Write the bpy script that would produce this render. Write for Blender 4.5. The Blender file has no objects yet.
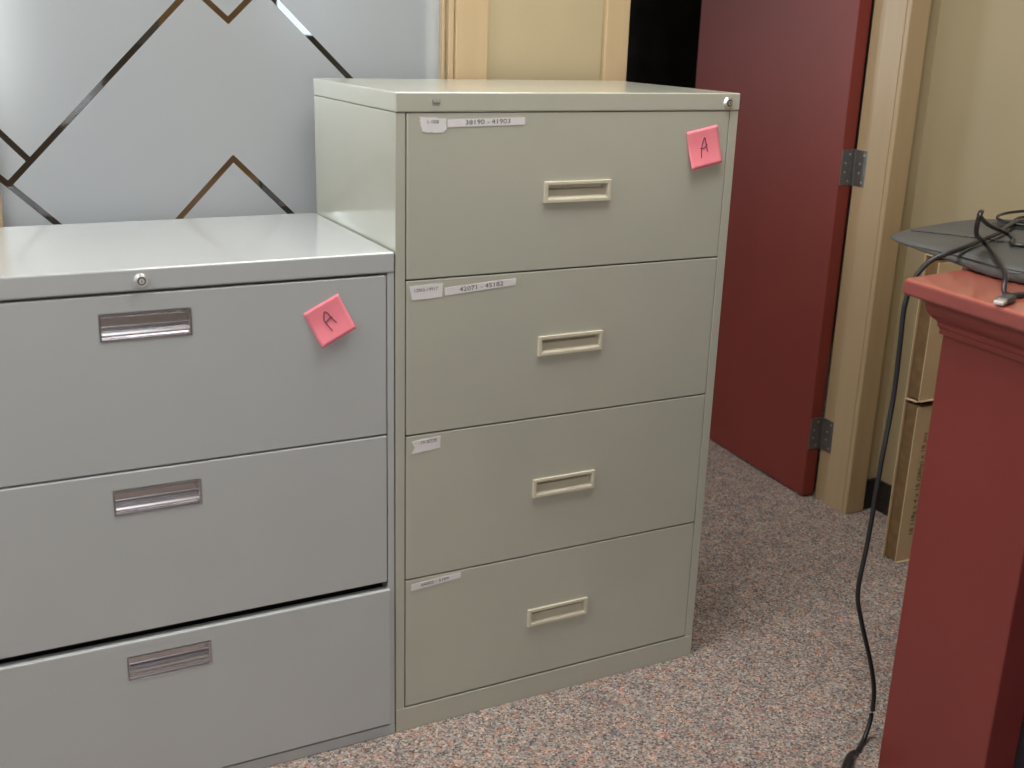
import bpy, bmesh, math, random
from mathutils import Vector, Matrix
random.seed(4)
S = bpy.context.scene
COL = S.collection
V = Vector

# ---------------------------------------------------------------- camera
cam_d = bpy.data.cameras.new('camera')
cam = bpy.data.objects.new('camera', cam_d); COL.objects.link(cam)
S.camera = cam
cam_d.sensor_width = 36.0
cam_d.lens = 1125.73 / 1024 * 36.0
R_ = V((0.89051013, -0.45395721, 0.03024187)); U_ = V((0.11153536, 0.28227045, 0.95282908)); F_ = V((0.44108001, 0.84513091, -0.30199697))
m = Matrix.Identity(4)
for i in range(3):
    m[i][0] = R_[i]; m[i][1] = U_[i]; m[i][2] = -F_[i]
m[0][3], m[1][3], m[2][3] = -0.76999, -1.97233, 1.47142
cam.matrix_world = m
cam_d.clip_start = 0.02
cam_d.dof.use_dof = True
cam_d.dof.focus_distance = 2.6
cam_d.dof.aperture_fstop = 3.5

# ---------------------------------------------------------------- world, lights, exposure
w = bpy.data.worlds.new('sky'); S.world = w; w.use_nodes = True
w.node_tree.nodes['Background'].inputs[0].default_value = (0.75, 0.86, 1.0, 1)
w.node_tree.nodes['Background'].inputs[1].default_value = 1.2
S.view_settings.view_transform = 'Standard'
S.view_settings.look = 'None'
S.view_settings.gamma = 1.0
S.view_settings.use_curve_mapping = False
S.view_settings.exposure = 0.42

def area(name, loc, rot, sx, sy, power, col):
    l = bpy.data.lights.new(name, 'AREA'); l.shape = 'RECTANGLE'; l.size = sx; l.size_y = sy
    l.energy = power; l.color = col
    o = bpy.data.objects.new(name, l); COL.objects.link(o); o.location = loc; o.rotation_euler = rot
    return o
# daylight coming in through the window of the next room (far left) and the window on the left side of this room
area('daylight_far_window', (-1.10, 3.90, 1.75), (math.radians(-90), 0, 0), 1.1, 1.3, 24, (0.98, 0.99, 1.0))
area('daylight_left_window', (-2.93, -0.75, 1.55), (0, math.radians(-90), 0), 1.3, 1.9, 4, (0.93, 1.0, 0.96))
area('fill_front_added', (-0.9, -4.12, 1.5), (math.radians(90), 0, 0), 2.2, 1.3, 16, (0.97, 0.99, 1.0))  # unseen frontal fill lamp, added to even out the cabinet fronts

# ---------------------------------------------------------------- materials
def mat(name, color=(0.5, 0.5, 0.5), rough=0.5, metal=0.0, spec=0.5, coat=0.0, var=0.0, vscale=8.0, bump=0.0, bscale=60.0,
        emit=None, estr=0.0, stretch=None):
    M = bpy.data.materials.new(name); M.use_nodes = True
    nt = M.node_tree; b = nt.nodes['Principled BSDF']
    b.inputs['Base Color'].default_value = (*color, 1)
    b.inputs['Roughness'].default_value = rough
    b.inputs['Metallic'].default_value = metal
    b.inputs['Specular IOR Level'].default_value = spec
    b.inputs['Coat Weight'].default_value = coat
    b.inputs['Coat Roughness'].default_value = 0.12
    if emit:
        b.inputs['Emission Color'].default_value = (*emit, 1); b.inputs['Emission Strength'].default_value = estr
    tc = nt.nodes.new('ShaderNodeTexCoord'); mp = nt.nodes.new('ShaderNodeMapping')
    nt.links.new(tc.outputs['Object'], mp.inputs['Vector'])
    if stretch: mp.inputs['Scale'].default_value = stretch
    if var > 0:
        n = nt.nodes.new('ShaderNodeTexNoise'); n.inputs['Scale'].default_value = vscale; n.inputs['Detail'].default_value = 5
        nt.links.new(mp.outputs[0], n.inputs['Vector'])
        r = nt.nodes.new('ShaderNodeValToRGB')
        r.color_ramp.elements[0].position = 0.3; r.color_ramp.elements[1].position = 0.7
        r.color_ramp.elements[0].color = (*[c * (1 - var) for c in color], 1)
        r.color_ramp.elements[1].color = (*[min(1, c * (1 + var)) for c in color], 1)
        nt.links.new(n.outputs['Fac'], r.inputs[0]); nt.links.new(r.outputs[0], b.inputs['Base Color'])
    if bump > 0:
        n2 = nt.nodes.new('ShaderNodeTexNoise'); n2.inputs['Scale'].default_value = bscale; n2.inputs['Detail'].default_value = 3
        nt.links.new(mp.outputs[0], n2.inputs['Vector'])
        bp = nt.nodes.new('ShaderNodeBump'); bp.inputs['Strength'].default_value = bump; bp.inputs['Distance'].default_value = 0.002
        nt.links.new(n2.outputs['Fac'], bp.inputs['Height']); nt.links.new(bp.outputs[0], b.inputs['Normal'])
    return M

MT = {}
MT['grey'] = mat('light_grey_enamel', (0.45, 0.465, 0.465), 0.38, spec=0.5, coat=0.8, var=0.02, vscale=5)
MT['beige'] = mat('putty_enamel', (0.45, 0.448, 0.375), 0.38, spec=0.5, coat=0.8, var=0.025, vscale=6)
MT['beige_handle'] = mat('putty_plastic', (0.60, 0.55, 0.43), 0.38)
MT['dark'] = mat('gap_shade_black', (0.012, 0.011, 0.01), 0.8, spec=0.1)  # near-black that stands in for shade in gaps and the lock slot
MT['chrome'] = mat('polished_steel', (0.56, 0.54, 0.56), 0.2, metal=1.0, var=0.03, vscale=20)
MT['steel'] = mat('dull_steel', (0.24, 0.235, 0.23), 0.45, metal=0.85, var=0.12, vscale=90)
MT['screw'] = mat('screw_head', (0.75, 0.73, 0.68), 0.3, metal=0.9)
MT['lockmetal'] = mat('nickel_lock', (0.9, 0.89, 0.87), 0.3, metal=1.0)
MT['badge'] = mat('badge_plate', (0.20, 0.195, 0.18), 0.5)
MT['badge_line'] = mat('badge_letters', (0.4, 0.39, 0.36), 0.5)
MT['wall'] = mat('cream_wall_paint', (0.385, 0.315, 0.19), 0.55, var=0.03, vscale=3, bump=0.12, bscale=120)
MT['trim'] = mat('cream_trim_paint', (0.44, 0.325, 0.19), 0.42, coat=0.1, var=0.035, vscale=4, stretch=(9, 9, 0.5))
MT['ceiling'] = mat('ceiling_tile', (0.75, 0.74, 0.70), 0.9, var=0.05, vscale=60)
MT['red_door'] = mat('red_door_paint', (0.205, 0.034, 0.026), 0.45, spec=0.4, coat=0.0, var=0.05, vscale=5, bump=0.05, bscale=80)
MT['red_desk'] = mat('red_desk_paint', (0.195, 0.032, 0.028), 0.4, spec=0.45, coat=0.1, var=0.04, vscale=6)
MT['desk_shade'] = mat('kneehole_shade_dark', (0.02, 0.014, 0.02), 0.7)  # kneehole shade put into a near-black colour
MT['baseboard'] = mat('black_baseboard', (0.022, 0.018, 0.016), 0.5, var=0.5, vscale=60)
MT['black'] = mat('dark_room_black', (0.03, 0.029, 0.028), 0.9, spec=0.1, var=0.5, vscale=6)  # stands in for the darkness past the doorway
MT['card'] = mat('cardboard', (0.68, 0.52, 0.32), 0.8, spec=0.15, var=0.06, vscale=6, bump=0.15, bscale=90)
MT['ink'] = mat('printed_ink', (0.035, 0.03, 0.028), 0.7)
MT['pen'] = mat('pen_ink', (0.08, 0.02, 0.06), 0.6)
MT['paper'] = mat('label_paper', (0.72, 0.69, 0.69), 0.55, var=0.03, vscale=30)
MT['pink'] = mat('pink_note_paper', (0.92, 0.255, 0.31), 0.75, spec=0.2, var=0.03, vscale=25)
MT['cable'] = mat('cable_rubber', (0.018, 0.018, 0.02), 0.35)
MT['bag'] = mat('charcoal_bag_cloth', (0.078, 0.078, 0.074), 0.55, var=0.12, vscale=10, bump=0.3, bscale=250)
MT['bagtrim'] = mat('bag_piping', (0.03, 0.03, 0.03), 0.6)
MT['usb'] = mat('usb_shell', (0.9, 0.89, 0.84), 0.25, metal=0.6)
MT['usbbody'] = mat('usb_body_plastic', (0.05, 0.05, 0.055), 0.4)
MT['lamp'] = mat('lamp_diffuser', (0.9, 0.9, 0.9), 0.6, emit=(1.0, 0.99, 0.96), estr=12.5)
MT['glow_added'] = mat('added_film_backlight', (0.9, 0.9, 0.9), 0.6, emit=(0.95, 1.0, 1.0), estr=4.5)  # emission of the panel added behind the frosted film
MT['brown'] = mat('brown_wood', (0.10, 0.06, 0.045), 0.5, var=0.2, vscale=8)
MT['hallwall'] = mat('hall_wall_paint', (0.17, 0.15, 0.135), 0.6, var=0.1, vscale=2)
MT['red_top'] = mat('red_desk_top_lighter', (0.42, 0.115, 0.08), 0.3, spec=0.5, coat=0.8, var=0.04, vscale=6)  # lighter red for the top face of the slab
MT['red_edge'] = mat('red_desk_edge_tone', (0.27, 0.062, 0.056), 0.3, spec=0.5, coat=0.6, var=0.04, vscale=6)  # mid red for the slab's sides and underside
MT['card_shade'] = mat('carton_side_shade', (0.20, 0.125, 0.06), 0.9, spec=0.1, var=0.15, vscale=40)  # darker cardboard: shade on the carton's side put into the colour
MT['tan'] = mat('tan_wood', (0.5, 0.28, 0.12), 0.5, var=0.1, vscale=8)

def carpet():
    M = bpy.data.materials.new('speckled_carpet'); M.use_nodes = True; nt = M.node_tree; b = nt.nodes['Principled BSDF']
    b.inputs['Roughness'].default_value = 0.95; b.inputs['Specular IOR Level'].default_value = 0.1
    tc = nt.nodes.new('ShaderNodeTexCoord')
    def noise(sc, det, rough=0.6):
        n = nt.nodes.new('ShaderNodeTexNoise'); n.inputs['Scale'].default_value = sc; n.inputs['Detail'].default_value = det
        n.inputs['Roughness'].default_value = rough
        nt.links.new(tc.outputs['Object'], n.inputs['Vector']); return n
    def ramp(src, stops):
        r = nt.nodes.new('ShaderNodeValToRGB'); cr = r.color_ramp
        while len(cr.elements) < len(stops): cr.elements.new(0.5)
        for e, (p, c) in zip(cr.elements, stops): e.position = p; e.color = (*c, 1)
        nt.links.new(src, r.inputs[0]); return r
    def mix(f, a, c, mode='MIX'):
        x = nt.nodes.new('ShaderNodeMix'); x.data_type = 'RGBA'; x.blend_type = mode
        if isinstance(f, float): x.inputs[0].default_value = f
        else: nt.links.new(f, x.inputs[0])
        nt.links.new(a, x.inputs[6]); nt.links.new(c, x.inputs[7]); return x
    v = nt.nodes.new('ShaderNodeTexVoronoi'); v.inputs['Scale'].default_value = 230
    nt.links.new(tc.outputs['Object'], v.inputs['Vector'])
    sep = nt.nodes.new('ShaderNodeSeparateColor'); nt.links.new(v.outputs['Color'], sep.inputs[0])
    fl = ramp(sep.outputs[0], [(0.0, (0.145, 0.115, 0.105)), (0.16, (0.25, 0.205, 0.185)), (0.42, (0.41, 0.355, 0.32)),
                               (0.66, (0.34, 0.275, 0.245)), (0.86, (0.52, 0.46, 0.41)), (0.94, (0.43, 0.23, 0.17)), (0.98, (0.24, 0.235, 0.265))])
    fl.color_ramp.interpolation = 'CONSTANT'
    c1 = ramp(noise(16, 5, 0.75).outputs['Fac'], [(0.34, (0.80, 0.80, 0.82)), (0.5, (1.03, 1.02, 1.0)), (0.66, (1.22, 1.16, 1.10))])
    c2 = ramp(noise(42, 4, 0.75).outputs['Fac'], [(0.36, (0.70, 0.80, 0.92)), (0.47, (0.98, 1.0, 1.0)), (0.54, (1, 1, 1)), (0.66, (1.35, 0.88, 0.74))])
    m1 = mix(1.0, fl.outputs[0], c1.outputs[0], 'MULTIPLY')
    m2 = mix(1.0, m1.outputs[2], c2.outputs[0], 'MULTIPLY')
    nt.links.new(m2.outputs[2], b.inputs['Base Color'])
    bp = nt.nodes.new('ShaderNodeBump'); bp.inputs['Strength'].default_value = 0.6; bp.inputs['Distance'].default_value = 0.004
    nt.links.new(noise(300, 3).outputs['Fac'], bp.inputs['Height']); nt.links.new(bp.outputs[0], b.inputs['Normal'])
    return M
MT['carpet'] = carpet()

def frosted():
    M = bpy.data.materials.new('frosted_film'); M.use_nodes = True; nt = M.node_tree; nt.nodes.clear()
    out = nt.nodes.new('ShaderNodeOutputMaterial')
    tr = nt.nodes.new('ShaderNodeBsdfTranslucent'); tr.inputs[0].default_value = (0.84, 0.85, 0.87, 1)
    df = nt.nodes.new('ShaderNodeBsdfDiffuse'); df.inputs[0].default_value = (0.64, 0.65, 0.67, 1)
    gl = nt.nodes.new('ShaderNodeBsdfGlossy'); gl.inputs[0].default_value = (0.9, 0.9, 0.9, 1); gl.inputs['Roughness'].default_value = 0.35
    rf = nt.nodes.new('ShaderNodeBsdfRefraction'); rf.inputs[0].default_value = (0.93, 0.94, 0.92, 1); rf.inputs['Roughness'].default_value = 0.8
    rf.inputs['IOR'].default_value = 1.12
    def mx(f, a, b):
        x = nt.nodes.new('ShaderNodeMixShader'); x.inputs[0].default_value = f
        nt.links.new(a.outputs[0], x.inputs[1]); nt.links.new(b.outputs[0], x.inputs[2]); return x
    a = mx(0.32, tr, rf); a = mx(0.22, a, df); a = mx(0.04, a, gl)
    nt.links.new(a.outputs[0], out.inputs[0]); return M
MT['frost'] = frosted()

def glass():
    M = bpy.data.materials.new('clear_glass'); M.use_nodes = True; nt = M.node_tree; nt.nodes.clear()
    out = nt.nodes.new('ShaderNodeOutputMaterial')
    t = nt.nodes.new('ShaderNodeBsdfTransparent'); t.inputs[0].default_value = (0.93, 0.96, 0.95, 1)
    g = nt.nodes.new('ShaderNodeBsdfGlossy'); g.inputs['Roughness'].default_value = 0.03
    f = nt.nodes.new('ShaderNodeFresnel'); f.inputs[0].default_value = 1.5
    x = nt.nodes.new('ShaderNodeMixShader')
    nt.links.new(f.outputs[0], x.inputs[0]); nt.links.new(t.outputs[0], x.inputs[1]); nt.links.new(g.outputs[0], x.inputs[2])
    nt.links.new(x.outputs[0], out.inputs[0]); return M
MT['glass'] = glass()

# ---------------------------------------------------------------- mesh helpers (world coordinates in, local mesh out)
def wloc(o):
    l = V((0, 0, 0))
    while o is not None: l = l + o.location; o = o.parent
    return l
def obj(name, bm, mats, parent=None, loc=None, bevel=0.0, seg=2, smooth=False, kind=None, label=None, angle=35, recalc=True):
    me = bpy.data.meshes.new(name)
    base = wloc(parent)
    origin = V(loc) if loc is not None else base
    if recalc: bmesh.ops.recalc_face_normals(bm, faces=bm.faces[:])
    bmesh.ops.translate(bm, vec=-origin, verts=bm.verts[:])
    bm.to_mesh(me); bm.free()
    if not isinstance(mats, (list, tuple)): mats = [mats]
    for mm in mats: me.materials.append(MT[mm])
    o = bpy.data.objects.new(name, me); COL.objects.link(o)
    if parent: o.parent = parent
    o.location = origin - base
    if smooth:
        for p in me.polygons: p.use_smooth = True
    if bevel > 0:
        b = o.modifiers.new('bevel', 'BEVEL'); b.width = bevel; b.segments = seg; b.limit_method = 'ANGLE'; b.angle_limit = math.radians(angle)
    if kind: o['kind'] = kind
    if label: o['label'] = label
    return o

def new(): return bmesh.new()
def box(bm, x0, x1, y0, y1, z0, z1, mi=0):
    vs = [bm.verts.new((x, y, z)) for x in (x0, x1) for y in (y0, y1) for z in (z0, z1)]
    fs = []
    for q in ((0, 1, 3, 2), (4, 6, 7, 5), (0, 4, 5, 1), (2, 3, 7, 6), (0, 2, 6, 4), (1, 5, 7, 3)):
        f = bm.faces.new([vs[k] for k in q]); f.material_index = mi; fs.append(f)
    return vs
def prism(bm, pts, z0, z1, mi=0):
    a = [bm.verts.new((p[0], p[1], z0)) for p in pts]; b = [bm.verts.new((p[0], p[1], z1)) for p in pts]
    n = len(pts)
    fs = [bm.faces.new(a[::-1]), bm.faces.new(b)] + [bm.faces.new((a[i], a[(i + 1) % n], b[(i + 1) % n], b[i])) for i in range(n)]
    for f in fs: f.material_index = mi
def xprofile(bm, prof, x0, x1, mi=0):
    """closed (y,z) profile extruded along x"""
    a = [bm.verts.new((x0, y, z)) for y, z in prof]; b = [bm.verts.new((x1, y, z)) for y, z in prof]
    n = len(prof)
    fs = [bm.faces.new(a), bm.faces.new(b[::-1])] + [bm.faces.new((a[i], b[i], b[(i + 1) % n], a[(i + 1) % n])) for i in range(n)]
    for f in fs: f.material_index = mi
def holed(bm, X0, X1, Z0, Z1, x0, x1, z0, z1, y0, y1):
    """slab between y0 (front) and y1 with a rectangular hole"""
    R = {}
    for y in (y0, y1):
        R[y] = ([bm.verts.new((x, y, z)) for x, z in ((X0, Z0), (X1, Z0), (X1, Z1), (X0, Z1))],
                [bm.verts.new((x, y, z)) for x, z in ((x0, z0), (x1, z0), (x1, z1), (x0, z1))])
        o, i = R[y]
        for k in range(4):
            bm.faces.new((o[k], o[(k + 1) % 4], i[(k + 1) % 4], i[k]))
    for w_ in (0, 1):
        a, b = R[y0][w_], R[y1][w_]
        for k in range(4): bm.faces.new((a[k], a[(k + 1) % 4], b[(k + 1) % 4], b[k]))
def disc(bm, c, ax, r, d0, d1, n=28, mi=0, r1=None):
    """cylinder along axis ax from c+ax*d0 to c+ax*d1"""
    c = V(c); ax = V(ax).normalized(); t = ax.orthogonal().normalized(); s = ax.cross(t)
    r1 = r if r1 is None else r1
    a = [bm.verts.new(c + ax * d0 + (t * math.cos(6.28318 * k / n) + s * math.sin(6.28318 * k / n)) * r) for k in range(n)]
    b = [bm.verts.new(c + ax * d1 + (t * math.cos(6.28318 * k / n) + s * math.sin(6.28318 * k / n)) * r1) for k in range(n)]
    fs = [bm.faces.new(a[::-1]), bm.faces.new(b)] + [bm.faces.new((a[k], a[(k + 1) % n], b[(k + 1) % n], b[k])) for k in range(n)]
    for f in fs: f.material_index = mi
def spline(pts, n=8):
    P = [V(p) for p in pts]; out = []
    for i in range(len(P) - 1):
        a = P[max(i - 1, 0)]; b = P[i]; c = P[i + 1]; d = P[min(i + 2, len(P) - 1)]
        for k in range(n):
            t = k / n
            out.append(0.5 * ((2 * b) + (c - a) * t + (2 * a - 5 * b + 4 * c - d) * t * t + (-a + 3 * b - 3 * c + d) * t ** 3))
    out.append(P[-1]); return out
def tube(bm, pts, r, n=10, mi=0):
    if not callable(r): rr = r; r = lambda t: rr
    rings = []; N = len(pts); up = V((0.13, 0.07, 1)).normalized()
    for i, p in enumerate(pts):
        d = (pts[min(i + 1, N - 1)] - pts[max(i - 1, 0)]).normalized()
        s = d.cross(up)
        if s.length < 0.05: s = d.cross(V((1, 0.3, 0)))
        s.normalize(); u = s.cross(d)
        q = r(i / (N - 1))
        rings.append([bm.verts.new(p + (s * math.cos(6.28318 * k / n) + u * math.sin(6.28318 * k / n)) * q) for k in range(n)])
    fs = []
    for a, b in zip(rings, rings[1:]):
        for k in range(n): fs.append(bm.faces.new((a[k], a[(k + 1) % n], b[(k + 1) % n], b[k])))
    fs += [bm.faces.new(rings[0][::-1]), bm.faces.new(rings[-1])]
    for f in fs: f.material_index = mi
def text_bm(bm, s, size, M4, mi=0, sx=1.0, font_depth=0.0):
    """flat lettering, appended to bm; M4 places the text's centre, its x and y axes"""
    cu = bpy.data.curves.new('lettering', 'FONT'); cu.body = s; cu.size = size; cu.align_x = 'CENTER'; cu.align_y = 'CENTER'
    cu.resolution_u = 3
    to = bpy.data.objects.new('lettering', cu); COL.objects.link(to)
    dg = bpy.context.evaluated_depsgraph_get(); me = bpy.data.meshes.new_from_object(to.evaluated_get(dg))
    t = bmesh.new(); t.from_mesh(me)
    mp = {}
    for v in t.verts: mp[v] = bm.verts.new(M4 @ V((v.co.x * sx, v.co.y, 0)))
    for f in t.faces:
        try: nf = bm.faces.new([mp[v] for v in f.verts]); nf.material_index = mi
        except ValueError: pass
    t.free(); bpy.data.objects.remove(to); bpy.data.meshes.remove(me); bpy.data.curves.remove(cu)
def frontM(x, y, z, ang=0.0):
    """matrix for things drawn on a plane that faces -y"""
    c, s = math.cos(ang), math.sin(ang)
    return Matrix(((c, -s, 0, x), (0, 0, -1, y), (s, c, 0, z), (0, 0, 0, 1)))
def thing(name, label, cat, loc, group=None):
    o = bpy.data.objects.new(name, None); COL.objects.link(o); o.location = loc; o.empty_display_size = 0.1
    o['label'] = label; o['category'] = cat
    if group: o['group'] = group
    return o
def tag(o, label, cat, group=None):
    o['label'] = label; o['category'] = cat
    if group: o['group'] = group
    return o

# ================================================================ THE ROOM
YW = 0.515          # room face of the back wall
XL, XR, YB, YF, ZC = -3.0, 1.880, -4.2, 4.0, 2.7
b = new(); box(b, XL - 0.1, 3.3, YB - 0.1, YF + 0.1, -0.08, 0.0); obj('floor', b, 'carpet', kind='structure')
b = new(); box(b, XL - 0.1, 3.3, YB - 0.1, YF + 0.1, ZC, ZC + 0.08); obj('ceiling', b, 'ceiling', kind='structure')
# back wall with the glazed opening and the doorway
b = new(); t0, t1 = YW, 0.625
wx0, wx1, wz0, wz1 = -0.665, 0.330, 0.30, 2.20
dx0, dx1, dz1 = 0.80, 1.785, 2.12
def wallbox(x0, x1, z0, z1): box(b, x0, x1, t0, t1, z0, z1)
wallbox(XL, wx0, 0, ZC); wallbox(wx0, wx1, 0, wz0); wallbox(wx0, wx1, wz1, ZC); wallbox(wx1, dx0, 0, ZC)
wallbox(dx0, dx1, dz1, ZC); wallbox(dx1, 3.2, 0, ZC)
obj('wall_back', b, 'wall', kind='structure')
b = new(); box(b, XR, XR + 0.1, YB, YW, 0, ZC); obj('wall_right', b, 'wall', kind='structure')
b = new(); holed(b, XL, 3.2, 0, ZC, -2.0, 0.2, 0.85, 2.15, YB - 0.1, YB); obj('wall_front', b, 'wall', kind='structure')
b = new()   # left wall of this room with its daylight window
holed(b, YB, YW, 0, ZC, -1.75, 0.25, 0.85, 2.2, XL - 0.1, XL)
for v in b.verts: v.co = V((v.co.y, v.co.x, v.co.z))
box(b, XL - 0.1, XL, YW, YF, 0, ZC)
obj('wall_left', b, 'wall', kind='structure')
b = new()
for z0, z1, y0, y1 in ((0.85, 0.90, -1.75, 0.25), (2.15, 2.2, -1.75, 0.25), (0.9, 2.15, -1.75, -1.70), (0.9, 2.15, 0.20, 0.25), (0.9, 2.15, -0.78, -0.73)):
    box(b, XL - 0.09, XL - 0.03, y0, y1, z0, z1)
obj('window_2', b, 'trim', kind='structure')
b = new()
for x0, x1, z0, z1 in ((-2.0, -1.95, 0.85, 2.15), (0.15, 0.2, 0.85, 2.15), (-1.95, 0.15, 0.85, 0.9), (-1.95, 0.15, 2.1, 2.15), (-0.93, -0.88, 0.9, 2.1)):
    box(b, x0, x1, YB - 0.08, YB - 0.03, z0, z1)
obj('fill_window_added', b, 'trim', kind='structure')  # unseen window frame added around the frontal fill lamp
# next room: far wall with a daylight window
b = new()
for x0, x1, z0, z1 in ((XL, -2.3, 0, ZC), (-2.3, -0.6, 0, 1.1), (-2.3, -0.6, 2.4, ZC), (-0.6, 0.92, 0, ZC), (0.92, 1.14, 0, 1.40), (0.92, 1.14, 2.0, ZC), (1.14, 3.2, 0, ZC)):
    box(b, x0, x1, YF, YF + 0.1, z0, z1)
obj('wall_far', b, 'hallwall', kind='structure')
b = new()
for x0, x1, z0, z1 in ((-2.3, -2.25, 1.1, 2.4), (-0.65, -0.6, 1.1, 2.4), (-2.25, -0.65, 1.1, 1.15), (-2.25, -0.65, 2.35, 2.4), (-1.48, -1.43, 1.15, 2.35)):
    box(b, x0, x1, YF + 0.02, YF + 0.07, z0, z1)
obj('window_3', b, 'trim', kind='structure')
b = new(); box(b, 3.2, 3.3, YB, YF, 0, ZC); obj('wall_side', b, 'brown', kind='structure')
b = new(); box(b, 1.62, 3.2, 2.4, 2.5, 0, ZC); obj('dark_room_backdrop', b, 'black', kind='structure')  # black partition added in place of the dark room past the doorway

b = new()   # dark wainscot, a tan door and a small bright window that show through the clear bands of the film
box(b, XL, 0.30, YF - 0.03, YF, 0, 1.34); box(b, 0.80, 3.2, YF - 0.03, YF, 0, 1.20); obj('trim_3', b, 'brown', kind='structure')
b = new(); box(b, 0.32, 0.78, YF - 0.04, YF, 0, 2.05); obj('door_2', b, 'tan', kind='structure')
# baseboards
b = new(); box(b, 1.828, XR - 0.010, YW - 0.010, YW, 0, 0.105); obj('baseboard_back', b, 'baseboard', kind='structure', bevel=0.003)
b = new(); box(b, XR - 0.010, XR, YB, YW, 0, 0.105); obj('baseboard_right', b, 'baseboard', kind='structure', bevel=0.003)

# window_1: casing, stops, clear pane, frosted film with clear bands
win = bpy.data.objects.new('window_1', None); COL.objects.link(win); win.location = (-0.17, 0.57, 0.3); win['kind'] = 'structure'
b = new()
gx0, gx1 = -0.645, 0.320
box(b, wx0, gx0, 0.520, 0.625, wz0, wz1); box(b, gx1, wx1, 0.520, 0.625, wz0, wz1)
box(b, gx0, gx1, 0.520, 0.625, wz0, wz0 + 0.02); box(b, gx0, gx1, 0.520, 0.625, wz1 - 0.02, wz1)
obj('window_frame', b, 'trim', win, bevel=0.003)
b = new()
for x0, x1 in ((0.345, 0.428), (-0.765, -0.675)):
    box(b, x0, x1, 0.497, YW, 0.22, 2.28)
    xa, xb = (0.330, 0.345) if x0 > 0 else (-0.675, -0.665)
    box(b, xa, xb, 0.505, YW, 0.30, 2.20)
box(b, -0.675, 0.345, 0.497, YW, 2.20, 2.28); box(b, -0.675, 0.345, 0.497, YW, 0.22, 0.30)
obj('window_casing', b, 'trim', win, bevel=0.003)
b = new(); box(b, gx0, gx1, 0.538, 0.544, wz0 + 0.02, wz1 - 0.02); obj('window_glass', b, 'glass', win)
segs = [((-0.625, 1.138), (-0.265, 1.504), 0, 1), ((-0.633, 1.239), (-0.585, 1.185), 1, 0), ((-0.633, 1.1415), (-0.534, 1.044), 1, 1),
        ((-0.211, 1.506), (-0.167, 1.467), 1, 0), ((-0.167, 1.467), (-0.122, 1.510), 0, 1), ((-0.065, 1.512), (0.105, 1.347), 1, 1),
        ((-0.294, 1.050), (-0.169, 1.178), 1, 0), ((-0.169, 1.178), (-0.045, 1.053), 0, 1)]
b = new(); Yf = 0.5365
hw = 0.0062
S2 = []
for (p, q, e0, e1) in segs:
    p = V((p[0], p[1])); q = V((q[0], q[1])); d = (q - p).normalized()
    L = 0.33
    S2.append((p - d * (L if e0 else 0.0045), q + d * (L if e1 else 0.0045), d))
# keep the extended bands from running across one another: trim where they leave the visible pane
def clampseg(p, q, d, zmax, zmin=0.6):
    out = []
    for a in (p, q):
        if a.y > zmax: a = a - d * ((a.y - zmax) / d.y)
        if a.y < zmin: a = a - d * ((a.y - zmin) / d.y)
        out.append(a)
    return out[0], out[1], d
zt = [1.68, 1.6, 1.6, 1.6, 1.6, 1.68, 1.6, 1.6]
S2 = [clampseg(*s_, zt[i]) for i, s_ in enumerate(S2)]
vs = [b.verts.new((x, Yf, z)) for x, z in ((gx0, wz0 + 0.02), (gx1, wz0 + 0.02), (gx1, wz1 - 0.02), (gx0, wz1 - 0.02))]
b.faces.new(vs)
for p, q, d in S2:
    n = V((-d.y, d.x))
    for c_, nn in ((p + n * hw, n), (p - n * hw, n), (p, d), (q, d)):
        bmesh.ops.bisect_plane(b, geom=b.verts[:] + b.edges[:] + b.faces[:], plane_co=(c_.x, Yf, c_.y), plane_no=(nn.x, 0, nn.y), dist=1e-7)
kill = []
for f in b.faces:
    c_ = f.calc_center_median(); c2 = V((c_.x, c_.z))
    for p, q, d in S2:
        t = (c2 - p).dot(d)
        if -1e-6 < t < (q - p).length + 1e-6 and abs((c2 - p).dot(V((-d.y, d.x)))) < hw: kill.append(f); break
bmesh.ops.delete(b, geom=kill, context='FACES')
obj('frosted_film', b, 'frost', win, recalc=False)

# door frame (cream casings and stepped jamb) and the red door, hinged on the right and standing open into the next room
b = new()
box(b, 1.7502, 1.827, 0.4975, YW, 0, 2.20)                 # right casing
box(b, 0.747, 0.816, 0.4975, YW, 0, 2.20)                 # left casing
box(b, 0.816, 1.7502, 0.4975, YW, 2.11, 2.20)              # head casing
obj('trim_1', b, 'trim', kind='structure', bevel=0.004)
b = new()
box(b, 1.750, dx1, 0.5155, 0.597, 0, 2.11); box(b, 1.758, dx1, 0.597, 0.652, 0, 2.11)
box(b, dx0, 0.822, 0.5155, 0.640, 0, 2.11); box(b, 0.822, 1.750, 0.5155, 0.640, 2.095, 2.12)
obj('trim_2', b, 'trim', kind='structure', bevel=0.002)
door = bpy.data.objects.new('door_1', None); COL.objects.link(door); door.location = (1.76, 0.65, 0.0); door['kind'] = 'structure'
DA = Matrix.Translation((1.757, 0.655, 0)) @ Matrix.Rotation(math.radians(-4.5), 4, 'Z') @ Matrix.Translation((-1.757, -0.655, 0))   # the leaf stands a little past square
b = new(); box(b, 1.712, 1.757, 0.660, 1.533, 0.008, 2.08); b.transform(DA); obj('door_leaf', b, 'red_door', door, bevel=0.002)
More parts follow.
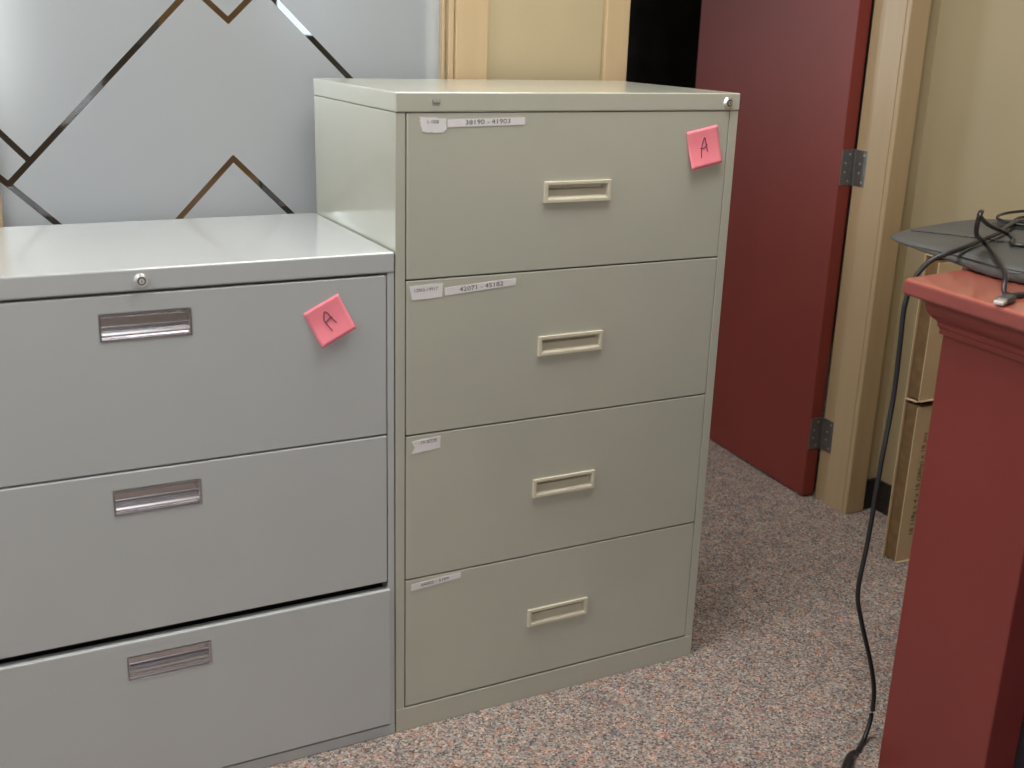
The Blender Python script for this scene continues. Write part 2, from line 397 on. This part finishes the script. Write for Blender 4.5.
for zc in (1.094, 0.228, 1.90):
    b = new()
    h = 0.054
    def leaf(axis):
        if axis == 'door': box(b, 1.7125, 1.757, 0.6572, 0.6598, zc - h, zc + h)
        else: box(b, 1.7556, 1.7579, 0.5985, 0.650, zc - h, zc + h)
    leaf('door'); b.transform(DA); leaf('jamb')
    disc(b, (1.7600, 0.6535, zc - h - 0.002), (0, 0, 1), 0.0055, 0, 2 * h + 0.004, 14)
    hg = obj('hinge', b, 'steel', door, label='dull steel butt hinge', bevel=0.0006)
    b = new()
    for i, (dz) in enumerate((0.040, 0.013, -0.014, -0.041)):
        disc(b, (1.7325 + (0.007 if i in (0, 3) else -0.007), 0.6572, zc + dz), (0, -1, 0), 0.0032, 0, 0.0010, 12)
        disc(b, (1.7556, 0.622 + (-0.008 if i in (0, 3) else 0.006), zc + dz), (-1, 0, 0), 0.0032, 0, 0.0010, 12)
    obj('screw', b, 'screw', hg, label='bright screw heads')

# ceiling lamps of this room, plus one added unseen to brighten the frosted film
for i, (x, y) in enumerate(((-1.75, -0.32), (0.35, -0.32), (-1.15, 1.25))):
    t = thing('ceiling_light', ('ceiling light panel over the left side of the office', 'ceiling light panel above the two filing cabinets', 'unseen light panel added in the next room to brighten the frosted window')[i], 'light', (x, y, ZC), 'ceiling light panels')
    b = new()
    for a_ in ((x - 0.62, x + 0.62, y - 0.32, y - 0.29), (x - 0.62, x + 0.62, y + 0.29, y + 0.32), (x - 0.62, x - 0.59, y - 0.29, y + 0.29), (x + 0.59, x + 0.62, y - 0.29, y + 0.29)):
        box(b, *a_, ZC - 0.02, ZC - 0.0005)
    obj('frame', b, 'grey', t)
    b = new(); box(b, x - 0.588, x + 0.588, y - 0.288, y + 0.288, ZC - 0.014, ZC - 0.006); obj('diffuser', b, 'lamp' if i < 2 else 'glow_added', t)

# ================================================================ FILING CABINETS
def carcass(bm, x0, x1, y0, y1, z1, xl, xr, ztop, zbot, side=0.0008):
    """open-fronted shell: sides, back, bottom, face posts; top comes separately"""
    pass
def lock(parent, x, z, y):
    b = new()
    disc(b, (x, y, z), (0, -1, 0), 0.0135, -0.002, 0.0055, 32, 0, 0.0095)
    disc(b, (x, y, z), (0, -1, 0), 0.0072, 0.0055, 0.0060, 24, 1)
    disc(b, (x, y, z), (0, -1, 0), 0.0050, 0.0060, 0.0072, 24, 0)
    box(b, x - 0.0006, x + 0.0006, y - 0.0078, y - 0.0071, z - 0.003, z + 0.003, 1)
    obj('lock', b, ['lockmetal', 'dark'], parent, bevel=0.0007)
def note(x, z, w_, ang, ylo, label, ah, offs, tilt):
    """a square sticky note: glued along the top, curling away at the bottom; the pen letter lies on the paper"""
    N = 12; b = new(); h_ = w_ * 1.0
    ca, sa = math.cos(ang), math.sin(ang)
    def surf(u, v, d=0.0):      # u,v in -1..1
        lift = 0.0008 + 0.007 * max(0, (0.6 - v) / 1.6) ** 2 + 0.002 * max(0, -u) * max(0, -v)
        lx, lz = u * w_ / 2, v * h_ / 2
        return V((x + lx * ca - lz * sa, ylo - lift - d, z + lx * sa + lz * ca))
    for d, back in ((0.0003, False), (0.0, True)):
        g = [[b.verts.new(surf(-1 + 2 * i / N, -1 + 2 * j / N, d)) for i in range(N + 1)] for j in range(N + 1)]
        for j in range(N):
            for i in range(N): b.faces.new((g[j][i], g[j][i + 1], g[j + 1][i + 1], g[j + 1][i]))
        if back is False: g0 = g
    ring = lambda g: [g[0][i] for i in range(N)] + [g[j][N] for j in range(N)] + [g[N][i] for i in range(N, 0, -1)] + [g[j][0] for j in range(N, 0, -1)]
    ra, rb = ring(g0), ring(g)
    for k in range(len(ra)): b.faces.new((ra[k], ra[(k + 1) % len(ra)], rb[(k + 1) % len(rb)], rb[k]))
    o = obj('sticky_note', b, 'pink', None, loc=(x, ylo, z), smooth=True)
    tag(o, label, 'note')
    b = new()
    for st in ah:
        pts = spline([surf(u, v, 0.0009) for u, v in [(a * 1.2, c * 1.2) for a, c in st]], 6)
        tube(b, pts, 0.00085, 6)
    obj('handwritten_letter', b, 'pen', o, label='dark handwritten letter A')
    return o

def tear(pts, seed, amp):
    r = random.Random(seed); out = []
    for i, p in enumerate(pts):
        q = pts[(i + 1) % len(pts)]; n = 5
        for k in range(n):
            t = k / n
            out.append((p[0] + (q[0] - p[0]) * t + r.uniform(-amp, amp), p[1] + (q[1] - p[1]) * t + r.uniform(-amp, amp)))
    return out
def paper(parent, pts, y, text, size, tx, tz, ang, seed, amp=0.0, sx=1.0, label=None):
    b = new()
    P = tear(pts, seed, amp) if amp else pts
    a = [b.verts.new((x, y - 0.0008, z)) for x, z in P]; c = [b.verts.new((x, y + 0.0003, z)) for x, z in P]
    n = len(P); b.faces.new(a); b.faces.new(c[::-1])
    for k in range(n): b.faces.new((a[k], c[k], c[(k + 1) % n], a[(k + 1) % n]))
    bmesh.ops.recalc_face_normals(b, faces=b.faces[:])
    if text: text_bm(b, text, size, frontM(tx, y - 0.0011, tz, ang), 1, sx)
    obj('paper_label', b, ['paper', 'ink'], parent, recalc=False, label=label)

# ---- the tall putty cabinet
W, D, H = 0.783, 0.486, 1.353
tall = thing('filing_cabinet', 'tall putty-coloured four-drawer lateral filing cabinet beside the open red door', 'filing cabinet', (0.392, 0.243, 0.0))
G = 0.0015
b = new()
box(b, G, 0.0215, 0.0, D, 0.0560, 1.3160)                       # left side with its front post
box(b, 0.7615, W, 0.0, D, 0.0560, 1.3160)
box(b, 0.0215, 0.7615, D - 0.01, D, 0.0560, 1.3160)
box(b, G, W, -0.0008, D, 0.0, 0.0556)
obj('cabinet_body', b, 'beige', tall, bevel=0.0012)
b = new(); box(b, 0.0005, W + 0.001, -0.0015, D, 1.3168, H); obj('cabinet_top', b, 'beige', tall, bevel=0.0028, seg=3)
b = new(); box(b, 0.0215, 0.7615, 0.028, 0.036, 0.0562, 1.3160); obj('gap_shade_sheet', b, 'dark', tall, label='black sheet painted as shade behind the drawers')  # black sheet painting the shade behind the putty drawers
lock(tall, 0.753, 1.3325, -0.0015)
b = new(); box(b, 0.0745, 0.0895, -0.0030, -0.0012, 1.3325, 1.3400, 0)
box(b, 0.0757, 0.0815, -0.0034, -0.0030, 1.3345, 1.3385, 1); box(b, 0.0825, 0.0883, -0.0034, -0.0030, 1.3345, 1.3385, 1)
obj('badge', b, ['badge', 'badge_line'], tall, label='small dark oval maker badge', bevel=0.0008)
zt_ = [1.3160, 1.0010, 0.6830, 0.3620, 0.0570]
hz = [1.160, 0.842, 0.5225, 0.208]
for k in range(4):
    z1, z0 = zt_[k] - 0.0004, zt_[k + 1] + 0.0026
    hx0, hx1, h0, h1 = 0.3245, 0.4635, hz[k] - 0.0145, hz[k] + 0.0145
    b = new(); holed(b, 0.0238, 0.7605, z0, z1, hx0, hx1, h0, h1, 0.0, 0.019)
    dr = obj('drawer', b, 'beige', tall, bevel=0.0022, seg=3)
    b = new()      # recessed pull: raised rounded rim, scooped pan
    holed(b, hx0 - 0.0075, hx1 + 0.0075, h0 - 0.0065, h1 + 0.0065, hx0, hx1, h0, h1, -0.0055, 0.002)
    # pan: roof, back, sloping floor
    xprofile(b, [(-0.003, h1 + 0.001), (0.024, h1 + 0.001), (0.024, h0 + 0.016), (-0.0045, h0 - 0.0005), (-0.0045, h0 + 0.0015), (0.002, h0 + 0.0045), (0.009, h0 + 0.0175), (0.022, h0 + 0.0185), (0.022, h1 - 0.001), (-0.003, h1 - 0.001)], hx0, hx1)
    box(b, hx0 - 0.001, hx0 + 0.0008, -0.002, 0.022, h0, h1); box(b, hx1 - 0.0008, hx1 + 0.001, -0.002, 0.022, h0, h1)
    obj('handle', b, 'beige_handle', dr, bevel=0.0022, seg=3, label='lighter recessed pull with raised rim')
    if k == 0:
        paper(dr, [(0.050, 1.3085), (0.102, 1.3060), (0.104, 1.286), (0.098, 1.2795), (0.056, 1.281), (0.051, 1.292)], 0.0, 'L-1028', 0.0085, 0.076, 1.2995, -0.02, 1, 0.0012, label='torn white paper label')
        paper(dr, [(0.106, 1.3035), (0.269, 1.3065), (0.2695, 1.2925), (0.106, 1.2895)], 0.0, '38190 - 41903', 0.0125, 0.190, 1.2985, 0.018, 2, sx=1.32, label='white strip label reading 38190 - 41903')
    if k == 1:
        paper(dr, [(0.030, 0.9900), (0.100, 0.9920), (0.099, 0.9650), (0.036, 0.9620)], 0.0, '12065-14917', 0.0095, 0.064, 0.9815, 0.02, 3, 0.0006, sx=1.0, label='white square label reading 12065-14917')
        paper(dr, [(0.104, 0.9815), (0.2605, 0.9905), (0.2605, 0.9765), (0.105, 0.9665)], 0.0, '42071 - 45182', 0.0125, 0.184, 0.9790, 0.058, 4, sx=1.32, label='white strip label reading 42071 - 45182')
    if k == 2:
        paper(dr, [(0.036, 0.6700), (0.099, 0.6755), (0.099, 0.6500), (0.036, 0.6440), (0.043, 0.6570)], 0.0, '-19-20228', 0.0095, 0.071, 0.6665, 0.07, 5, 0.0007, label='torn white label')
    if k == 3:
        paper(dr, [(0.036, 0.3510), (0.150, 0.3570), (0.150, 0.3445), (0.036, 0.3360)], 0.0, '64002 - 5189', 0.0095, 0.090, 0.3475, 0.06, 6, sx=1.25, label='narrow white strip label')

# ---- the grey three-drawer cabinet
XG0, HG = -0.925, 1.0595
low = thing('filing_cabinet', 'light grey three-drawer lateral filing cabinet with chrome pulls and bottom drawer ajar', 'filing cabinet', (-0.462, 0.243, 0.0))
b = new()
box(b, XG0, XG0 + 0.0150, 0.0, D, 0.0240, 1.0195)
box(b, -0.0150, -0.0010, 0.0, D, 0.0240, 1.0195)
box(b, XG0 + 0.015, -0.015, D - 0.01, D, 0.0, 1.0195)
box(b, XG0, -0.0010, -0.0008, D, 0.0, 0.0238)
obj('cabinet_body', b, 'grey', low, bevel=0.0012)
b = new(); box(b, XG0 - 0.0005, -0.0008, -0.0015, D, 1.0200, HG); obj('cabinet_top', b, 'grey', low, bevel=0.0035, seg=3)
b = new(); box(b, XG0 + 0.015, -0.015, 0.035, 0.045, 0.024, 1.0195); obj('gap_shade_sheet', b, 'dark', low, label='dark gap behind the drawers')  # black sheet painting the shade behind the grey drawers
lock(low, -0.465, 1.0380, -0.0015)
dzs = [(0.6945, 1.0155, 0.9580, 0.0, -0.0165), (0.3690, 0.6915, 0.6325, 0.0, -0.0165), (0.0300, 0.3530, 0.2970, -0.006, -0.0120)]
for k, (z0, z1, hc, yf, xr) in enumerate(dzs):
    hx0, hx1, h0, h1 = -0.5380, -0.3840, hc - 0.0245, hc + 0.0245
    b = new(); holed(b, XG0 + 0.0175, xr, z0, z1, hx0, hx1, h0, h1, yf, yf + 0.021)
    dr = obj('drawer', b, 'grey', low, bevel=0.0028, seg=3)
    b = new()
    holed(b, hx0 + 0.0002, hx1 - 0.0002, h0 + 0.0002, h1 - 0.0002, hx0 + 0.0022, hx1 - 0.0042, h0 + 0.0022, h1 - 0.002, yf - 0.0012, yf + 0.019)
    # back plate and top lip
    xprofile(b, [(yf + 0.0175, h1 - 0.001), (yf + 0.020, h1 - 0.001), (yf + 0.020, h0 + 0.001), (yf + 0.0175, h0 + 0.001)], hx0 + 0.001, hx1 - 0.001)
    xprofile(b, [(yf + 0.002, h1 - 0.0015), (yf + 0.010, h1 - 0.0065), (yf + 0.0115, h1 - 0.0090), (yf + 0.019, h1 - 0.0090), (yf + 0.019, h1 - 0.0012)], hx0 + 0.001, hx1 - 0.001)
    # rolled finger grip along the lower half
    prof = [(yf + 0.019, h0 + 0.0015), (yf + 0.004, h0 + 0.0015)]
    for i in range(9):
        a = math.radians(250 - i * 24); prof.append((yf + 0.0085 + 0.0085 * math.cos(a), h0 + 0.0120 + 0.0085 * math.sin(a)))
    prof += [(yf + 0.0155, h0 + 0.0185), (yf + 0.019, h0 + 0.0185)]
    xprofile(b, prof, hx0 + 0.0018, hx1 - 0.0018)
    obj('handle', b, 'chrome', dr, label='recessed chrome pull', bevel=0.0006)

# sticky notes
A1 = [[(-0.10, -0.42), (-0.16, -0.15), (-0.20, 0.12), (-0.05, 0.42), (0.06, 0.36), (0.12, 0.05), (0.22, -0.20)], [(-0.18, 0.02), (0.0, 0.08), (0.17, 0.10)]]
A2 = [[(-0.22, -0.40), (-0.17, -0.1), (-0.10, 0.12), (0.04, 0.38), (0.10, 0.36), (0.12, 0.02), (0.16, -0.22)], [(-0.20, 0.0), (-0.02, -0.02), (0.17, 0.10)]]
note(-0.131, 0.9375, 0.0755, math.radians(26), -0.0005, 'pink sticky note marked A on the low grey filing cabinet', A1, 0, 0)
note(0.6985, 1.2415, 0.0800, math.radians(11), -0.0005, 'pink sticky note marked A on the tall putty filing cabinet', A2, 0, 0)

# ================================================================ DESK
def rot(p, a): c, s = math.cos(a), math.sin(a); return (p[0] * c - p[1] * s, p[0] * s + p[1] * c)
ZT = 1.05
A = V((0.820, -0.481)); d1 = V((math.cos(math.radians(-94.7)), math.sin(math.radians(-94.7)))); d2 = V((math.cos(math.radians(7.7)), math.sin(math.radians(7.7))))
desk = thing('reception_desk', 'dark red painted counter desk with moulded top in the right foreground', 'desk', (1.2, -0.9, 0))
n1 = V((-d1.y, d1.x))          # pointing away from the visible face (+x)
top = [A, A + d1 * 1.25, A + d1 * 1.25 + n1 * 0.75, V((1.62, -0.40)), V((1.10, -0.37)), A + d2 * 0.20]
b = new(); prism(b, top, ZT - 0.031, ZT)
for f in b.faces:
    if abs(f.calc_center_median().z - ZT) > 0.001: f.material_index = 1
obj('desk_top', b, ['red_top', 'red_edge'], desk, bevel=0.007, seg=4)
def inset(o1, o2):             # desk outline pulled in by o1 from the visible face and o2 from the back edge
    a = A + n1 * o1 + d1 * o2
    return [a, A + n1 * o1 + d1 * 1.2, A + n1 * 0.70 + d1 * 1.2, A + n1 * 0.70 + d1 * o2]
b = new()
prof = [(0.0, 0.0, 0.0), (0.0, 0.0, -0.010), (0.001, 0.002, -0.018), (0.004, 0.005, -0.026), (0.009, 0.011, -0.033), (0.015, 0.017, -0.038), (0.017, 0.020, -0.042), (0.017, 0.020, -0.048), (0.020, 0.024, -0.052), (0.020, 0.024, -0.062)]
rings = []
for o1, o2, dz in prof:
    q = inset(0.022 + o1, 0.040 + o2); rings.append([b.verts.new((p.x, p.y, ZT - 0.031 + dz)) for p in q])
for r0, r1 in zip(rings, rings[1:]):
    for k in range(4): b.faces.new((r0[k], r0[(k + 1) % 4], r1[(k + 1) % 4], r1[k]))
b.faces.new(rings[0]); b.faces.new(rings[-1][::-1])
obj('moulding', b, 'red_desk', desk, bevel=0.0015)
b = new()
q0 = V((0.868, -0.548))
Lp = 0.262
prism(b, [q0, q0 + d1 * Lp, q0 + d1 * Lp + n1 * 0.66, q0 + n1 * 0.66], 0.0, ZT - 0.092)
obj('pedestal', b, 'red_desk', desk, bevel=0.003)
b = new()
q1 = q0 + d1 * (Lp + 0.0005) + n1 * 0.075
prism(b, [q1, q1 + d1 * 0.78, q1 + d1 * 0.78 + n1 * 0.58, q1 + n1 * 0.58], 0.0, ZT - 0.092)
obj('kneehole_shade_panel', b, 'desk_shade', desk, label='dark panel standing in for the shaded kneehole')  # near-black panel painted in for the shade of the open kneehole

# ================================================================ THINGS ON AND ABOUT THE DESK
# soft charcoal bag lying on the desk and hanging over its back edge
out = [(0.995, -0.272), (1.012, -0.250), (1.055, -0.222), (1.129, -0.193), (1.216, -0.172), (1.304, -0.148), (1.40, -0.145), (1.52, -0.20), (1.58, -0.34), (1.54, -0.56),
       (1.42, -0.66), (1.20, -0.67), (1.04, -0.655), (0.985, -0.605), (0.978, -0.545), (0.988, -0.480), (0.988, -0.415), (0.984, -0.365), (0.985, -0.318)]
c0 = V((1.24, -0.40))
b = new()
levels = [(0.965, 0.0), (0.992, 0.05), (1.0, 0.22), (0.993, 0.50), (0.965, 0.75), (0.90, 0.90), (0.70, 1.0), (0.4, 1.02)]
rings = []
for s_, f_ in levels:
    rg = []
    for x, y in out:
        p = c0 + (V((x, y)) - c0) * s_
        k = min(1, max(0, (y + 0.50) / 0.20)); zb = 1.0522 + 0.0215 * k; ztp = 1.0845 - 0.0015 * k
        rg.append(b.verts.new((p.x, p.y, zb + (ztp - zb) * f_)))
    rings.append(rg)
n = len(out)
for r0, r1 in zip(rings, rings[1:]):
    for k in range(n): b.faces.new((r0[k], r0[(k + 1) % n], r1[(k + 1) % n], r1[k]))
b.faces.new(rings[0][::-1]); b.faces.new(rings[-1])
bag = obj('laptop_bag', b, 'bag', None, loc=(1.2, -0.4, 1.052), smooth=True)
tag(bag, 'flat charcoal padded bag lying under black cables on the red desk', 'bag')
b = new()
tube(b, spline([V((c0.x + (x - c0.x) * 0.990, c0.y + (y - c0.y) * 0.990, 1.0745)) for x, y in out[10:19]], 4), 0.0016, 6)
tube(b, spline([(1.085, -0.235, 1.0838), (1.12, -0.30, 1.0852), (1.16, -0.40, 1.0862), (1.19, -0.50, 1.0850)], 6), 0.0014, 6)
obj('piping', b, 'bagtrim', bag, label='dark piping')
b = new()
prism(b, [(1.30, -0.255), (1.335, -0.235), (1.40, -0.30), (1.36, -0.325)], 1.083, 1.0885); obj('tab', b, 'bagtrim', bag, label='small black tab')

def cable(name, pts, r, label, mats='cable', group=None, n=8):
    b = new(); tube(b, spline([V(p) for p in pts], n), r, 10)
    o = obj(name, b, mats, None, loc=pts[0], smooth=True); tag(o, label, 'cable', group); return o
# the long cable: over the bag, down behind the desk corner and along the carpet
c1 = cable('power_cable', [(1.62, -0.30, 1.094), (1.394, -0.268, 1.095), (1.206, -0.36, 1.094), (1.115, -0.403, 1.094), (0.988, -0.452, 1.088),
                       (0.938, -0.442, 1.072), (0.917, -0.432, 1.050), (0.900, -0.428, 1.018), (0.890, -0.428, 0.975), (0.890, -0.430, 0.90), (0.890, -0.432, 0.788), (0.872, -0.440, 0.643), (0.866, -0.440, 0.490),
                       (0.857, -0.440, 0.377), (0.878, -0.440, 0.302), (0.921, -0.440, 0.195), (0.946, -0.440, 0.114), (0.944, -0.445, 0.050), (0.918, -0.458, 0.010), (0.880, -0.480, 0.0065), (0.857, -0.488, 0.008)],
       0.0050, 'long black power cable hanging from the desk corner down to the carpet')
b = new(); tube(b, spline([V((0.866, -0.485, 0.0085)), V((0.846, -0.493, 0.010)), V((0.825, -0.510, 0.012)), V((0.790, -0.535, 0.012))], 5), lambda t: 0.0055 + 0.0055 * min(1, t * 1.6), 14)
obj('connector', b, 'cable', c1, smooth=True, label='thicker moulded end')
cable('charging_cable', [(1.33, -0.62, 1.092), (1.133, -0.482, 1.092), (1.169, -0.426, 1.094), (1.185, -0.395, 1.100), (1.10, -0.420, 1.125), (1.010, -0.470, 1.155), (0.972, -0.505, 1.170), (0.955, -0.515, 1.160),
                     (0.985, -0.490, 1.125), (1.045, -0.462, 1.100), (0.985, -0.540, 1.092), (0.895, -0.640, 1.085), (0.862, -0.672, 1.0600), (0.90, -0.680, 1.0545), (0.965, -0.680, 1.0560), (1.02, -0.700, 1.056), (1.10, -0.78, 1.0545)],
      0.0046, 'black cable looping up above the bag on the desk')
for i, (dx, dy, lb) in enumerate(((0, 0, 'outer'), (0.03, -0.045, 'middle'), (0.045, -0.10, 'inner'))):
    cable('coiled_cable', [(1.60 + dx, -0.16 + dy, 1.095), (1.46 + dx, -0.17 + dy, 1.095), (1.37 + dx * 0.5, -0.215 + dy * 0.8, 1.094), (1.34 + dx, -0.29 + dy, 1.094), (1.40 + dx, -0.36 + dy, 1.094), (1.52 + dx, -0.36 + dy, 1.094), (1.62 + dx, -0.30 + dy, 1.095 + 0.0075 * i)],
          0.0034, 'black coiled cable, %s loop at the far side of the bag' % lb, group='coiled cables on the bag')
# usb plug lying at the desk edge
u0 = V((0.800, -0.712, ZT + 0.0065)); ud = V((0.84, 0.36, 0)).normalized(); un = V((-ud.y, ud.x, 0))
usb = thing('usb_plug', 'black cable plug with bright metal tip at the edge of the red desk', 'plug', (0.85, -0.69, ZT))
def obox(bm, c, a, la, lb, h):
    n_ = V((-a.y, a.x, 0))
    prism(bm, [c - n_ * lb, c + a * la - n_ * lb, c + a * la + n_ * lb, c + n_ * lb], c.z - h, c.z + h)
b = new(); obox(b, u0, ud, 0.019, 0.0085, 0.0030); obj('metal_tip', b, 'usb', usb, bevel=0.001, label='bright metal tip')
b = new(); obox(b, u0 + ud * 0.019, ud, 0.044, 0.0110, 0.0055); obj('plug_body', b, 'usbbody', usb, bevel=0.003, seg=3)
b = new(); tube(b, spline([u0 + ud * 0.060, u0 + ud * 0.10, V((0.95, -0.70, ZT + 0.006)), V((1.05, -0.78, ZT + 0.006))], 6), 0.0033, 8); obj('lead', b, 'usbbody', usb, smooth=True)

# flat cartons standing on edge between wall and desk
def carton(z0, z1, label, text):
    x0, x1, y0, y1 = 1.640, 1.872, 0.170, 0.222
    t = thing('cardboard_box', label, 'box', ((x0 + x1) / 2, 0.196, z0), 'cartons behind the desk')
    b = new(); box(b, x0 + 0.006, x1, y0 + 0.004, y1 - 0.003, z0 + 0.004, z1 - 0.014); obj('carton_body', b, 'card_shade', t, bevel=0.0015)
    b = new(); box(b, x0, x1, y0, y0 + 0.003, z0, z1 - 0.017); obj('front_flap', b, 'card', t, bevel=0.0008)
    b = new(); box(b, x0 - 0.001, x1, y1 - 0.003, y1, z0, z1 - 0.001); obj('back_flap', b, 'card', t, bevel=0.0008)
    b = new(); box(b, x0, x1, y0 + 0.010, y1 - 0.0035, z1 - 0.0045, z1 - 0.0008); obj('top_flap', b, 'card', t, bevel=0.001)
    b = new(); box(b, x0 + 0.002, x1, y0 - 0.006, y0 + 0.001, z0 + 0.0005, z0 + 0.004); obj('bottom_flap', b, 'card', t, bevel=0.001)
    if text:
        b = new(); Mx = Matrix(((0, -1, 0, x0 + 0.046), (0, 0, -1, y0 - 0.0004), (1, 0, 0, z0 + 0.243), (0, 0, 0, 1)))
        text_bm(b, text, 0.0225, Mx, 0, 1.08)
        obj('printed_text', b, 'ink', t, recalc=False, label='line of black print running up the side')
carton(0.0, 0.500, 'flat brown cardboard carton standing on the carpet behind the desk, with a line of print', '18 118g x 4 x 18 (280g) x 18 pcs')
carton(0.500, 0.915, 'flat brown cardboard carton stacked on top of the printed carton', None)
